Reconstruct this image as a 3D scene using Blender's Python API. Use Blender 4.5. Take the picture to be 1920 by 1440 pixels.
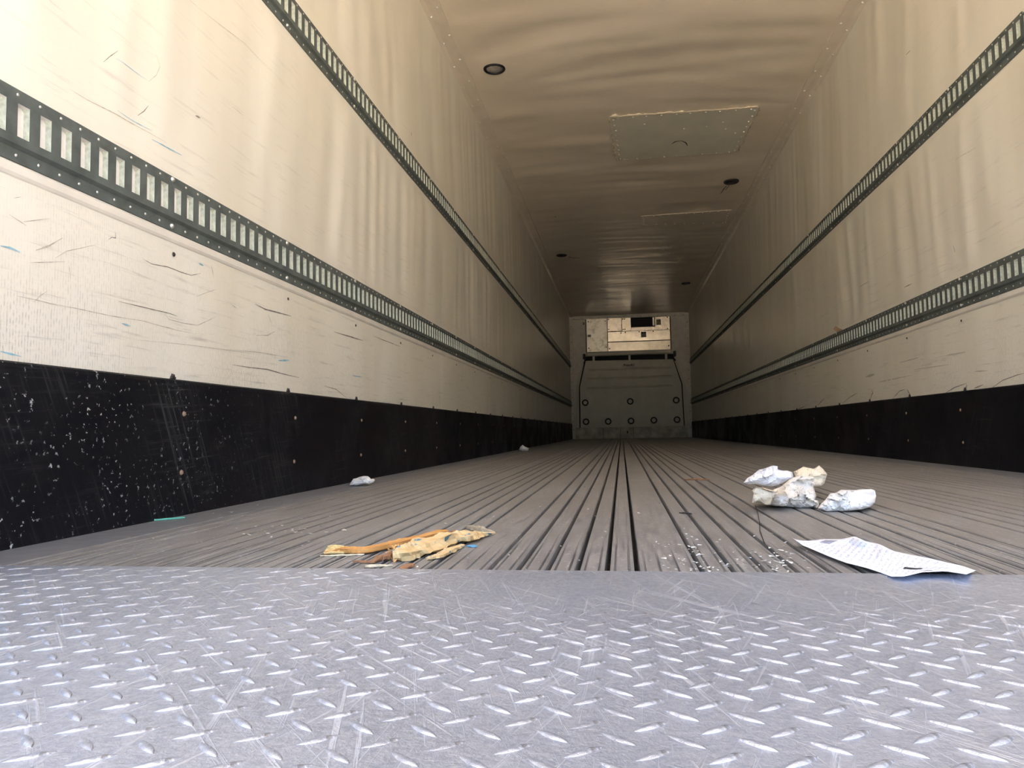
import bpy, math, random
from mathutils import Vector, Matrix, noise
R_ = random.Random(7)
for o in list(bpy.data.objects): bpy.data.objects.remove(o, do_unlink=True)
SC = bpy.context.scene
COL = SC.collection

# ------------------------------------------------------------------ camera
F = 1372.8                                   # focal length in pixels of the 1920x1440 frame
CAM = Vector((1.0483, 0.0, 0.1842))
RX, UP, FW = Vector((0.98882, 0.147963, -0.018515)), Vector((0.027872, -0.061418, 0.997723)), Vector((-0.146489, 0.987084, 0.064855))
cd = bpy.data.cameras.new('camera'); cam = bpy.data.objects.new('camera', cd); COL.objects.link(cam)
m = Matrix((RX, UP, -FW)).transposed().to_4x4(); m.translation = CAM
cam.matrix_world = m
cd.sensor_fit = 'HORIZONTAL'; cd.sensor_width = 36.0; cd.lens = F / 1920 * 36.0
cd.clip_start = 0.02; cd.clip_end = 2000
SC.camera = cam

# ------------------------------------------------------------------ light
SUN_EL, SUN_AZ = math.radians(60), math.radians(-40)      # sun stands ahead of the trailer, behind its nose
SC.world = bpy.data.worlds.new('sky'); SC.world.use_nodes = True
wn = SC.world.node_tree; wn.nodes.clear()
sky = wn.nodes.new('ShaderNodeTexSky'); sky.sky_type = 'NISHITA'
sky.sun_disc = False; sky.sun_elevation = SUN_EL; sky.sun_rotation = SUN_AZ
sky.air_density = 1.0; sky.dust_density = 6.0; sky.ozone_density = 0.5
bg = wn.nodes.new('ShaderNodeBackground'); bg.inputs['Strength'].default_value = 0.34
wo = wn.nodes.new('ShaderNodeOutputWorld')
wn.links.new(sky.outputs[0], bg.inputs[0]); wn.links.new(bg.outputs[0], wo.inputs[0])
sl = bpy.data.lights.new('sun', 'SUN'); sl.energy = 9.5; sl.angle = math.radians(0.53); sl.color = (1.0, 0.93, 0.82)
sun = bpy.data.objects.new('sun', sl); COL.objects.link(sun)
sd = Vector((math.sin(SUN_AZ) * math.cos(SUN_EL), math.cos(SUN_AZ) * math.cos(SUN_EL), math.sin(SUN_EL)))
sun.rotation_euler = sd.to_track_quat('Z', 'Y').to_euler(); sun.location = (0, 0, 12)
vs = SC.view_settings
vs.view_transform = 'Standard'; vs.look = 'None'; vs.gamma = 1.0; vs.exposure = 1.83; vs.use_curve_mapping = False

# ------------------------------------------------------------------ sizes (metres)
W, H, L = 2.5, 2.621, 15.637
Y0 = 0.25                                    # rear edge of the box
TY = 0.957                                   # edge of the tread plate
ZL, ZU, TH = 0.675, 1.510, 0.1335            # bottoms of lower / upper track, track height

# ------------------------------------------------------------------ helpers
def ray(x, y): return (RX * ((x - 960) / F) - UP * ((y - 720) / F) + FW)
def on_floor(x, y, z=0.0):
    r = ray(x, y); return CAM + r * ((z - CAM.z) / r.z)
def on_wall(x, y, X):
    r = ray(x, y); return CAM + r * ((X - CAM.x) / r.x)
def on_plane_y(x, y, Y):
    r = ray(x, y); return CAM + r * (Y / r.y)
def sstep(a, b, t):
    t = min(1, max(0, (t - a) / (b - a))); return t * t * (3 - 2 * t)

def mesh(name, v, f, mat=None, parent=None, smooth=False, mats=None, mi=None):
    me = bpy.data.meshes.new(name); me.from_pydata([tuple(q) for q in v], [], f)
    for mm in (mats or [mat]):
        if mm: me.materials.append(mm)
    if mi: me.polygons.foreach_set('material_index', mi)
    if smooth: me.polygons.foreach_set('use_smooth', [True] * len(f))
    me.update()
    o = bpy.data.objects.new(name, me); COL.objects.link(o)
    if parent: o.parent = parent
    return o
def inst(src, name, loc, parent, rz=0.0):
    o = bpy.data.objects.new(name, src.data); COL.objects.link(o); o.location = loc; o.rotation_euler.z = rz; o.parent = parent
    return o
def tag(o, label=None, cat=None, group=None, kind=None):
    if label: o['label'] = label
    if cat: o['category'] = cat
    if group: o['group'] = group
    if kind: o['kind'] = kind
    return o
def empty(name, loc, label, cat, group=None):
    o = bpy.data.objects.new(name, None); o.empty_display_size = .05; COL.objects.link(o); o.location = loc
    return tag(o, label, cat, group)
class MB:
    def __init__(s): s.v = []; s.f = []
    def quad(s, a, b, c, d):
        n = len(s.v); s.v += [a, b, c, d]; s.f.append((n, n+1, n+2, n+3))
    def box(s, a, b):
        (x0, y0, z0), (x1, y1, z1) = a, b; n = len(s.v)
        s.v += [(x0,y0,z0),(x1,y0,z0),(x1,y1,z0),(x0,y1,z0),(x0,y0,z1),(x1,y0,z1),(x1,y1,z1),(x0,y1,z1)]
        s.f += [tuple(n+i for i in q) for q in ((0,3,2,1),(4,5,6,7),(0,1,5,4),(1,2,6,5),(2,3,7,6),(3,0,4,7))]
    def bevel_box(s, a, b, r):
        # box with chamfered edges
        import itertools
        c = [(a[i]+b[i])/2 for i in range(3)]; h = [abs(b[i]-a[i])/2 for i in range(3)]
        r = min(r, *(q*.49 for q in h)); idx = {}
        for sg in itertools.product((-1, 1), repeat=3):
            for ax in range(3):
                q = [c[i] + sg[i]*(h[i] if i == ax else h[i]-r) for i in range(3)]
                idx[(sg, ax)] = len(s.v); s.v.append(tuple(q))
        def g(sx, sy, sz, ax): return idx[((sx, sy, sz), ax)]
        for ax in range(3):
            o = [i for i in range(3) if i != ax]
            for sgn in (-1, 1):
                ring = []
                for (p, q) in ((-1,-1),(1,-1),(1,1),(-1,1)):
                    t = [0,0,0]; t[ax] = sgn; t[o[0]] = p; t[o[1]] = q; ring.append(g(*t, ax))
                s.f.append(tuple(ring))
        for ax in range(3):
            o = [i for i in range(3) if i != ax]
            for p in (-1, 1):
                for q in (-1, 1):
                    t0 = [0,0,0]; t1 = [0,0,0]
                    t0[ax] = -1; t1[ax] = 1
                    for t in (t0, t1): t[o[0]] = p; t[o[1]] = q
                    s.f.append((g(*t0, o[0]), g(*t1, o[0]), g(*t1, o[1]), g(*t0, o[1])))
        for sg in itertools.product((-1, 1), repeat=3): s.f.append((g(*sg, 0), g(*sg, 1), g(*sg, 2)))
    def dome(s, c, nrm, r, h, seg=6, ring=2):
        # low dome on a surface with normal nrm
        n = Vector(nrm).normalized(); a = n.orthogonal().normalized(); b = n.cross(a); c = Vector(c); st = len(s.v)
        for k in range(ring):
            t = k / ring * math.pi/2
            for i in range(seg):
                w = 2*math.pi*i/seg
                s.v.append(tuple(c + (a*math.cos(w) + b*math.sin(w)) * r*math.cos(t) + n*h*math.sin(t)))
        s.v.append(tuple(c + n*h))
        for k in range(ring-1):
            for i in range(seg):
                j = (i+1) % seg
                s.f.append((st+k*seg+i, st+k*seg+j, st+(k+1)*seg+j, st+(k+1)*seg+i))
        for i in range(seg): s.f.append((st+(ring-1)*seg+i, st+(ring-1)*seg+(i+1) % seg, st+ring*seg))
    def grid(s, fn, us, vs_, close_u=False):
        n = len(s.v); nu, nv = len(us), len(vs_)
        for u in us:
            for v in vs_: s.v.append(tuple(fn(u, v)))
        for i in range(nu if close_u else nu-1):
            for j in range(nv-1):
                i2 = (i+1) % nu
                s.f.append((n+i*nv+j, n+i2*nv+j, n+i2*nv+j+1, n+i*nv+j+1))
    def tube(s, pts, rad, seg=6, flat=1.0, closed=False):
        pts = [Vector(q) for q in pts]; n = len(s.v); N = len(pts)
        for i, p in enumerate(pts):
            t = (pts[(i+1) % N if closed else min(i+1, N-1)] - pts[(i-1) % N if closed else max(i-1, 0)]).normalized()
            a = t.cross(Vector((0, 0, 1)))
            a = a.normalized() if a.length > 1e-4 else Vector((1, 0, 0))
            b = a.cross(t); r = rad[i] if isinstance(rad, (list, tuple)) else rad
            for k in range(seg):
                w = 2*math.pi*k/seg; s.v.append(tuple(p + a*r*math.cos(w) + b*r*flat*math.sin(w)))
        for i in range(N if closed else N-1):
            i2 = (i+1) % N
            for k in range(seg):
                k2 = (k+1) % seg; s.f.append((n+i*seg+k, n+i*seg+k2, n+i2*seg+k2, n+i2*seg+k))
        if not closed:
            s.f.append(tuple(n+k for k in reversed(range(seg)))); s.f.append(tuple(n+(N-1)*seg+k for k in range(seg)))
    def poly_prism(s, pts, nrm):
        # pts: outline (world), extruded along nrm
        n = len(s.v); N = len(pts); nrm = Vector(nrm)
        s.v += [tuple(Vector(q)) for q in pts] + [tuple(Vector(q)+nrm) for q in pts]
        s.f.append(tuple(range(n, n+N))); s.f.append(tuple(n+N+i for i in reversed(range(N))))
        for i in range(N):
            j = (i+1) % N; s.f.append((n+i, n+j, n+N+j, n+N+i))
    def build(s, name, mat=None, parent=None, smooth=False, **k): return mesh(name, s.v, s.f, mat, parent, smooth, **k)
def frange(a, b, st):
    n = max(1, int(round((b-a)/st))); return [a + (b-a)*i/n for i in range(n+1)]

# ------------------------------------------------------------------ materials
class NT:
    def __init__(s, name, col=(.5,.5,.5), rough=.5, metal=0.0, spec=.5):
        s.m = bpy.data.materials.new(name); s.m.use_nodes = True; s.t = s.m.node_tree; s.b = s.t.nodes['Principled BSDF']
        s.b.inputs['Base Color'].default_value = (*col, 1); s.b.inputs['Roughness'].default_value = rough
        s.b.inputs['Metallic'].default_value = metal; s.b.inputs['Specular IOR Level'].default_value = spec
        s.tc = None
    def n(s, ty, **k):
        q = s.t.nodes.new('ShaderNode' + ty)
        for a, v in k.items(): setattr(q, a, v)
        return q
    def l(s, a, b): s.t.links.new(a, b)
    def co(s, scale=(1,1,1), rot=(0,0,0), kind='Object', loc=(0,0,0)):
        if not s.tc: s.tc = s.n('TexCoord')
        q = s.n('Mapping'); q.inputs['Scale'].default_value = scale; q.inputs['Rotation'].default_value = rot; q.inputs['Location'].default_value = loc
        src = s.tc.outputs[kind]
        if any(rot):                                   # turn first, then stretch, so streaks follow the turn
            r = s.n('Mapping'); r.inputs['Rotation'].default_value = rot; s.l(src, r.inputs[0]); src = r.outputs[0]
            q.inputs['Rotation'].default_value = (0, 0, 0)
        s.l(src, q.inputs[0]); return q.outputs[0]
    def noise(s, co, scale, detail=4, rough=.55):
        q = s.n('TexNoise'); q.inputs['Scale'].default_value = scale; q.inputs['Detail'].default_value = detail; q.inputs['Roughness'].default_value = rough
        s.l(co, q.inputs['Vector']); return q.outputs[0]
    def ramp(s, v, a, b, lo=0.0, hi=1.0):
        q = s.n('MapRange'); q.inputs[1].default_value = a; q.inputs[2].default_value = b; q.inputs[3].default_value = lo; q.inputs[4].default_value = hi
        s.l(v, q.inputs[0]); return q.outputs[0]
    def math(s, op, a, b):
        q = s.n('Math', operation=op)
        for i, v in enumerate((a, b)):
            if isinstance(v, (int, float)): q.inputs[i].default_value = v
            else: s.l(v, q.inputs[i])
        return q.outputs[0]
    def mix(s, fac, a, b):
        q = s.n('Mix', data_type='RGBA')
        if isinstance(fac, (int, float)): q.inputs[0].default_value = fac
        else: s.l(fac, q.inputs[0])
        for i, v in ((6, a), (7, b)):
            if isinstance(v, tuple): q.inputs[i].default_value = (*v, 1)
            else: s.l(v, q.inputs[i])
        return q.outputs[2]
    def sep(s, co):
        q = s.n('SeparateXYZ'); s.l(co, q.inputs[0]); return q.outputs
    def color(s, c): s.l(c, s.b.inputs['Base Color']); return s
    def rough(s, c): s.l(c, s.b.inputs['Roughness']); return s
    def bump(s, h, strength=.3, dist=.002):
        q = s.n('Bump'); q.inputs['Strength'].default_value = strength; q.inputs['Distance'].default_value = dist
        s.l(h, q.inputs['Height']); s.l(q.outputs[0], s.b.inputs['Normal']); return s
def plain(name, col, rough=.5, metal=0.0, var=.15, scale=30, bump=0.0):
    t = NT(name, col, rough, metal)
    n = t.noise(t.co(), scale, 4)
    a = tuple(c*(1-var) for c in col); b = tuple(min(1, c*(1+var)) for c in col)
    t.color(t.mix(t.ramp(n, .3, .7), a, b))
    if bump: t.bump(n, bump, .002)
    return t.m

def wall_mat():
    t = NT('white_fibreglass_lining', (.8,.77,.7), .33, 0, .5)
    co = t.co()
    xyz = t.sep(co)
    stain = t.ramp(t.noise(t.co((1,1.2,.22)), 2.2, 5), .42, .75)
    c = t.mix(stain, (.85,.81,.70), (.76,.705,.58))
    # rubbed horizontal grime, mostly on the lower lining
    low = t.ramp(xyz[2], .75, .35)
    gr = t.ramp(t.noise(t.co((1,1.3,26)), 3.0, 6, .7), .56, .74)
    c = t.mix(t.math('MULTIPLY', gr, t.ramp(xyz[2], 1.6, .3, .15, .75)), c, (.42,.38,.32))
    # glass weave showing through the gel coat
    wv = t.n('TexWave', wave_type='BANDS', bands_direction='Y'); wv.inputs['Scale'].default_value = 48; wv.inputs['Distortion'].default_value = 1.2; t.l(co, wv.inputs[0])
    wz = t.n('TexWave', wave_type='BANDS', bands_direction='Z'); wz.inputs['Scale'].default_value = 48; wz.inputs['Distortion'].default_value = 1.2; t.l(co, wz.inputs[0])
    weave = t.math('MULTIPLY', wv.outputs[1], wz.outputs[1])
    patch = t.ramp(t.noise(t.co((1,2,2)), 1.7, 3), .42, .62)
    dots = t.math('MULTIPLY', t.math('MULTIPLY', t.ramp(wv.outputs[1], .35, .85), t.ramp(t.noise(t.co((1,1,.5)), 170, 2), .42, .62)), t.math('MULTIPLY', t.ramp(patch, 0, 1, .35, 1), t.math('MULTIPLY', low, .55)))
    c = t.mix(dots, c, (.40,.36,.30))
    # short dark rubber scuffs
    sc = t.math('MULTIPLY', t.ramp(t.noise(t.co((1,3.5,30), (0.12,0,0)), 2.2, 5, .75), .68, .73), t.ramp(xyz[2], .70, .30, .08, .6))
    c = t.mix(sc, c, (.30,.27,.23))
    t.color(c)
    t.rough(t.ramp(t.noise(t.co((1,1,.25)), 5, 2), .3, .7, .295, .325))
    h = t.math('ADD', t.math('MULTIPLY', weave, t.math('MULTIPLY', low, .5)), t.math('MULTIPLY', t.noise(co, 220, 2), .5))
    t.bump(h, .18, .0012)
    return t.m
def ceil_mat():
    t = NT('cream_fibreglass_roof_lining', (.75,.67,.55), .36)
    n = t.noise(t.co((1,1.6,1)), 2.0, 5)
    c = t.mix(t.ramp(n, .35, .75), (.89,.79,.64), (.79,.69,.54))
    sp = t.ramp(t.noise(t.co(), 60, 3), .66, .74)
    c = t.mix(t.math('MULTIPLY', sp, .25), c, (.5,.42,.32))
    t.color(c); t.bump(t.noise(t.co((1,5,1)), 10, 5), .12, .004)
    return t.m
def liner_mat():
    t = NT('black_scuff_liner', (.01,.01,.012), .38, 0, .2)
    co = t.co(); y = t.sep(co)[1]; z = t.sep(co)[2]
    near = t.ramp(y, 2.1, 1.15)
    speck = t.math('MULTIPLY', t.ramp(t.noise(co, 85, 3, .6), .625, .67), t.math('MULTIPLY', t.ramp(t.noise(co, 7, 2), .42, .6), near))
    s1 = t.ramp(t.noise(t.co((1,55,1.5), (-.42,0,0)), 2.0, 5, .7), .53, .68)
    s2 = t.ramp(t.noise(t.co((1,2.2,60), (-.06,0,0)), 2.2, 5, .7), .55, .70)
    area = t.ramp(t.noise(co, 3.0, 3), .42, .62)
    c = t.mix(t.math('MULTIPLY', t.math('MAXIMUM', s1, s2), t.math('MULTIPLY', area, .8)), (.0055,.0055,.0075), (.060,.060,.062))
    c = t.mix(speck, c, (.62,.62,.60))
    t.color(c); t.rough(t.ramp(area, 0, 1, .42, .6))
    return t.m
def floor_mat():
    t = NT('worn_aluminium_floor', (.30,.29,.28), .42, .45)
    co = t.co()
    a = t.noise(t.co((14,1,1)), 9, 6, .7)
    b = t.noise(t.co((9,5,1), (0,0,.5)), 14, 5, .7)
    d = t.ramp(t.noise(t.co((1.2,.8,1)), 3, 4), .35, .7)
    c = t.mix(t.ramp(a, .3, .72), (.27,.255,.24), (.50,.485,.47))
    c = t.mix(t.math('MULTIPLY', t.ramp(b, .57, .66), .65), c, (.68,.67,.65))
    c = t.mix(t.math('MULTIPLY', d, .35), c, (.22,.185,.155))
    t.color(c); t.rough(t.ramp(a, .3, .7, .36, .56)); t.bump(a, .12, .001)
    return t.m
def plate_mat(scratch=True):
    t = NT('scratched_tread_plate' if scratch else 'tread_plate_lug', (.6,.6,.62), .38, .75)
    co = t.co()
    m_ = t.ramp(t.noise(co, 5, 5), .35, .7)
    g = t.ramp(t.noise(co, 150, 4, .7), .38, .66)
    c = t.mix(m_, (.42,.455,.53), (.54,.58,.67))
    c = t.mix(t.math('MULTIPLY', g, .6), c, (.74,.78,.89))
    h = g
    for (ang, sc, off) in ((.03, 3.2, 0), (.32, 2.6, 3), (-.30, 2.8, 7), (-.75, 2.0, 11)):
        s_ = t.ramp(t.noise(t.co((46,1.3,1), (0,0,ang), loc=(off,off,0)), sc, 4, .65), .60, .67)
        c = t.mix(t.math('MULTIPLY', s_, .75), c, (.82,.86,.96)); h = t.math('ADD', h, s_)
    dk = t.ramp(t.noise(t.co((30,1.5,1), (0,0,-.55), loc=(5,2,0)), 1.6, 2), .735, .75)
    c = t.mix(t.math('MULTIPLY', dk, .6), c, (.2,.2,.21))
    t.color(c); t.rough(t.ramp(g, 0, 1, .46, .33)); t.bump(h, .5, .0008)
    return t.m
M = {}
M['wall'] = wall_mat(); M['ceil'] = ceil_mat(); M['liner'] = liner_mat(); M['floor'] = floor_mat(); M['plate'] = plate_mat()
M['duct'] = plain('dark_floor_channel', (.035,.028,.022), .8, 0, .5, 40)  # very dark tone for the bottoms of the floor grooves
M['curb'] = plain('grey_edge_extrusion', (.33,.33,.335), .45, .5, .12, 25)
M['rail'] = plain('dark_painted_steel', (.105,.120,.110), .6, .0, .25, 22); M['rail'].node_tree.nodes['Principled BSDF'].inputs['Specular IOR Level'].default_value = .22
M['galv'] = plain('galvanised_steel', (.54,.575,.48), .45, .25, .22, 120, .3)
M['slotback'] = plain('slot_back_paint', (.78,.74,.68), .5, 0, .06, 40)
M['zinc'] = plain('zinc_fastener', (.72,.70,.64), .3, .8, .1, 50)
M['rust'] = plain('rusty_bolt', (.30,.20,.14), .7, .2, .4, 90)
M['dark'] = plain('dark_screw_head', (.045,.035,.03), .6, .3, .3, 90)
M['black'] = plain('black_void', (.006,.006,.006), .7, 0, .2, 30)
M['rubber'] = plain('black_rubber', (.012,.012,.013), .5, 0, .2, 40)
M['trimw'] = plain('white_trim_plastic', (.76,.71,.62), .38, 0, .08, 8)
M['ctrim'] = plain('cream_cove_trim', (.80,.71,.57), .36, 0, .07, 6)
M['rivet'] = plain('painted_rivet', (.93,.89,.80), .25, 0, .05, 30)
M['shell'] = plain('outer_shell', (.75,.75,.75), .5, 0, .05, 3)
M['frame'] = plain('white_frame_paint', (.74,.70,.60), .42, 0, .1, 9)
M['bulk'] = plain('grey_white_bulkhead_plastic', (.64,.61,.50), .42, 0, .08, 5)
M['ground'] = plain('dusty_concrete_yard', (.50,.44,.35), .9, 0, .15, 1.2)

# ------------------------------------------------------------------ ground outside and the outer box
g = MB(); g.box((-120, -150, -1.45), (122, 120, -1.25)); tag(g.build('ground', M['ground']), 'dusty concrete yard under the trailer', None, kind='structure')

# wall buckles
def wave(side, y, z):
    s = 11.3 * side
    e = min(sstep(0, .10, abs(z-ZL-TH/2)-TH/2), sstep(0, .10, abs(z-ZU-TH/2)-TH/2)) * sstep(.33, .45, z) * sstep(0, .12, H-z)
    e *= sstep(0, .3, L-y)
    zone = 0 if z < ZL+.07 else (1 if z < ZU+.07 else 2)
    amp = (.0045, .0095, .0075)[zone]
    n1 = noise.noise((y*2.6 + s, z*.35 + zone*5.1, s))
    n2 = noise.noise((y*6.5 + s*2 + .25*math.sin(z*3), z*.5 + zone*9.7, 3+s))
    n2 = 1 - 2*abs(n2)
    return e * amp * (n1*1.1 + (n2-.5)*.75)
for side, nm in ((0, 'left'), (1, 'right')):
    b = MB(); zs = frange(0, H, .055); ys = frange(Y0, 8, .03) + frange(8.05, L+.02, .05)
    sg = 1 if side == 0 else -1; X0 = 0 if side == 0 else W
    if side == 0: b.grid(lambda y, z: (X0 + sg*wave(side, y, z), y, z), ys, zs)
    else: b.grid(lambda z, y: (X0 + sg*wave(side, y, z), y, z), zs, ys)
    b.f = [tuple(reversed(q)) for q in b.f]
    wl = b.build('wall_' + nm, M['wall'], smooth=True)
    tag(wl, 'scuffed cream fibreglass side wall on the %s of the trailer' % nm, kind='structure')
    b = MB(); x1, x2 = (-.09, -.012) if side == 0 else (W+.012, W+.09)
    b.box((x1, Y0, -.15), (x2, L+.25, H+.09)); b.build('outer_skin', M['shell'], wl)
    if side == 0: WALL_L = wl
    else: WALL_R = wl
def cwave(x, y):
    e = sstep(0, .25, x)*sstep(0, .25, W-x)*sstep(0, .3, L-y)
    n1 = noise.noise((x*.45, y*2.3, 4.4)); n2 = noise.noise((x*.8 + 7, y*5.0 + .6*math.sin(x*1.5), 1.2))
    return e*(.012*n1 + .009*(1-2*abs(n2)-.5))*(1 if y < 11 else .6)
b = MB(); b.grid(lambda x, y: (x, y, H - cwave(x, y)), frange(-.01, W+.01, .06), frange(Y0, L+.02, .045))
b.f = [tuple(reversed(q)) for q in b.f]
CEIL = tag(b.build('ceiling', M['ceil'], smooth=True), 'cream fibreglass trailer ceiling with transverse buckles', kind='structure')
b = MB(); b.box((-.09, Y0, H+.02), (W+.09, L+.25, H+.09)); b.build('outer_skin', M['shell'], CEIL)

# ------------------------------------------------------------------ floor
b = MB(); b.box((-.09, Y0, -.15), (W+.09, L+.2, -.034))
FLOOR = tag(b.build('floor', M['duct']), 'worn grooved aluminium trailer floor', kind='structure')
def slat(x0, x1, fine, name='floor_slat', mat='floor'):
    ys = [.90, .96, 1.0, 1.04, 1.08, 1.12, 1.18, 1.25, 1.34, 3, 6, 10, L]
    prof = [(x0, -.034), (x0, -.0015), (x0+.0015, 0)]
    for fx in fine: prof += [(fx-.0018, 0), (fx-.0008, -1), (fx+.0008, -1), (fx+.0018, 0)]
    prof += [(x1-.0015, 0), (x1, -.0015), (x1, -.034)]
    ph = R_.uniform(-.05, .05)
    b = MB()
    def fn(y, i):
        x, z = prof[i]
        if z == -1: z = -.0055 * (1 - sstep(1.02+ph, 1.30+ph*2, y))
        return (x, y, z)
    b.grid(fn, ys, range(len(prof)))
    b.f = [tuple(reversed(q)) for q in b.f]
    n = len(prof); b.f.append(tuple(range(n)))
    return b.build(name, M[mat], FLOOR)
gro = []
for k in range(-3, 6):
    for i in range(6):
        x = .866 + .2808*k + .0395*i
        if .135 < x < W-.125: gro.append(x)
GW = .0038
edges = [.010] + gro + [W-.010]
for i in range(len(edges)-1):
    a, c = edges[i], edges[i+1]
    x0 = a + (GW if i else 0); x1 = c - (GW if i < len(edges)-2 else 0)
    if i == 0 or i == len(edges)-2: slat(x0, x1, [], 'edge_extrusion', 'curb')
    else:
        fine = [a+.0105, c-.0105]
        if c-a > .06: fine = [a+.0105, a+.030, c-.030, c-.0105]
        slat(x0, x1, fine)

# ------------------------------------------------------------------ tread plate
b = MB()
PZ = .0045
b.bevel_box((.014, -.45, -.033), (W-.014, TY, PZ), .0015)
PLATE = tag(b.build('tread_plate', M['plate']), 'scratched silver diamond tread plate in the foreground', 'metal plate')
def lug_verts(ln, wd, ht, ang):
    v = []; f = []; n = 7; ca, sa = math.cos(ang), math.sin(ang)
    pr = []
    for i in range(n+1):
        t = -1 + 2*i/n; w = wd*(1 - t*t)**.75 if abs(t) < 1 else .0003
        pr.append((t*ln, max(w, .0003), ht*(1-abs(t)**3)))
    for (x, w, h) in pr:
        for (yy, zz) in ((-w, -.0008), (-w*.55, h*.85), (0, h), (w*.55, h*.85), (w, -.0008)):
            v.append((x*ca - yy*sa, x*sa + yy*ca, zz))
    for i in range(n):
        for j in range(4): f.append((i*5+j, (i+1)*5+j, (i+1)*5+j+1, i*5+j+1))
    return v, f
LA = lug_verts(.0135, .0038, .0014, math.radians(38)); LB = lug_verts(.0135, .0038, .0014, math.radians(-38))
spots = []
P_ = .039
for i in range(-2, 67):
    for j in range(-24, 25):
        for kind in (0, 1):
            x = i*P_ + kind*P_/2 + .008; y = .93 - j*P_ - kind*P_/2
            if .03 < x < W-.03 and -.43 < y < TY-.012:
                wear = .6*noise.noise((x*2.6, y*2.6, 2.1)) - .05 + .22*sstep(1.2, 1.7, x) + .75*sstep(.55, .95, y)*math.exp(-((x-1.1)/.35)**2) + .25*noise.noise((x*40, y*40, 3.3))
                if wear > .40: continue           # worn flat
                d = (Vector((x, y, 0)) - CAM); vis = d.dot(FW)
                px = d.dot(RX)/vis*F if vis > .05 else 9e9; py = -d.dot(UP)/vis*F if vis > .05 else 9e9
                spots.append((0 if abs(px) < 1000 and abs(py) < 760 else 1, d.length, x, y, kind, 1-.75*sstep(-.1, .40, wear)))
spots.sort()
proto = []
rest = MB()
for q, (out, d, x, y, kind, sz) in enumerate(spots):
    if q < 300:
        if len(proto) < 2 and not any(pk == kind for pk, _ in proto):
            v, f = (LA, LB)[kind]; o = mesh('lug', v, f, M['plate'], PLATE, True); o.location = (x, y, PZ); o.scale.z = sz; proto.append((kind, o))
        else: inst([o for pk, o in proto if pk == kind][0], 'lug', (x, y, PZ), PLATE).scale.z = sz
    else:
        v, f = (LA, LB)[kind]; n = len(rest.v)
        rest.v += [(a+x, c+y, e*sz+PZ) for a, c, e in v]; rest.f += [tuple(n+i for i in t) for t in f]
tag(rest.build('lugs', M['plate'], PLATE, True), kind='stuff')

# ------------------------------------------------------------------ scuff liners, fasteners, rail under the tracks
STUD = {0: 1.589, 1: 3.362 - .606*4}
def side_pt(side, depth, y, z): return (depth, y, z) if side == 0 else (W-depth, y, z)
for side, nm in ((0, 'left'), (1, 'right')):
    sg = 1 if side == 0 else -1; wall = (WALL_L, WALL_R)[side]
    prof = [(0, -.01), (.012, -.01), (.012, .02), (.012, .16), (.012, .312), (.0105, .319), (.006, .3225), (0, .323)]
    b = MB()
    def fn(y, i):
        d, z = prof[i]
        if d > .001: d += .0018*noise.noise((y*1.6, z*3, side*5.)) * (1 if z < .3 else .3)
        return side_pt(side, d, y, z)
    b.grid(fn, frange(Y0, L-.03, .06), range(len(prof)))
    if side == 0: b.f = [tuple(reversed(q)) for q in b.f]
    BB = tag(b.build('baseboard_' + nm, M['liner'], smooth=False), 'black plastic scuff liner along the foot of the %s wall' % nm, kind='structure')
    # stud fasteners
    pb = pw = pd = None
    k = 0
    while True:
        y = STUD[side] + .606*k; k += 1
        if y > L-.2: break
        if y < Y0+.1: continue
        for zz, dy in ((.241, .03), (.102, .022)):
            if pb is None:
                t = MB(); t.dome((0, 0, 0), (sg, 0, 0), .0068, .004, 8, 2); pb = t.build('bolt', M['rust'], BB, True); pb.location = side_pt(side, .0125, y+dy, zz)
            else: inst(pb, 'bolt', side_pt(side, .0125, y+dy, zz), BB)
        zz = .622
        if pw is None:
            t = MB(); t.dome((0, 0, 0), (sg, 0, 0), .0058, .003, 8, 2); pw = t.build('screw', M['dark'], wall, True); pw.location = side_pt(side, .001, y, zz)
        else: inst(pw, 'screw', side_pt(side, .001, y, zz), wall)
        if pd is None:
            t = MB(); t.dome((0, 0, 0), (sg, 0, 0), .0062, .007, 5, 2)
            t.dome((0, .006, -.005), (sg, 0, 0), .005, .006, 5, 2); t.dome((0, -.004, -.006), (sg, 0, 0), .006, .005, 5, 2)
            pd = t.build('sealant_blob', M['dark'], wall); pd.location = side_pt(side, .0005, y, .3305)
        else: inst(pd, 'sealant_blob', side_pt(side, .0005, y, .3305), wall)
    # lip of the lower lining just under the lower track
    prof2 = [(0, .648), (.003, .650), (.006, .655), (.006, .668), (.004, .672), (0, .673)]
    b = MB(); b.grid(lambda y, i: side_pt(side, prof2[i][0], y, prof2[i][1] + .0012*noise.noise((y*2, side, 0))), frange(Y0, L-.05, .1), range(len(prof2)))
    if side == 0: b.f = [tuple(reversed(q)) for q in b.f]
    tag(b.build('trim_%d' % (3+side), M['trimw']), 'cream lining lip running under the lower track of the %s wall' % nm, kind='structure')

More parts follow.
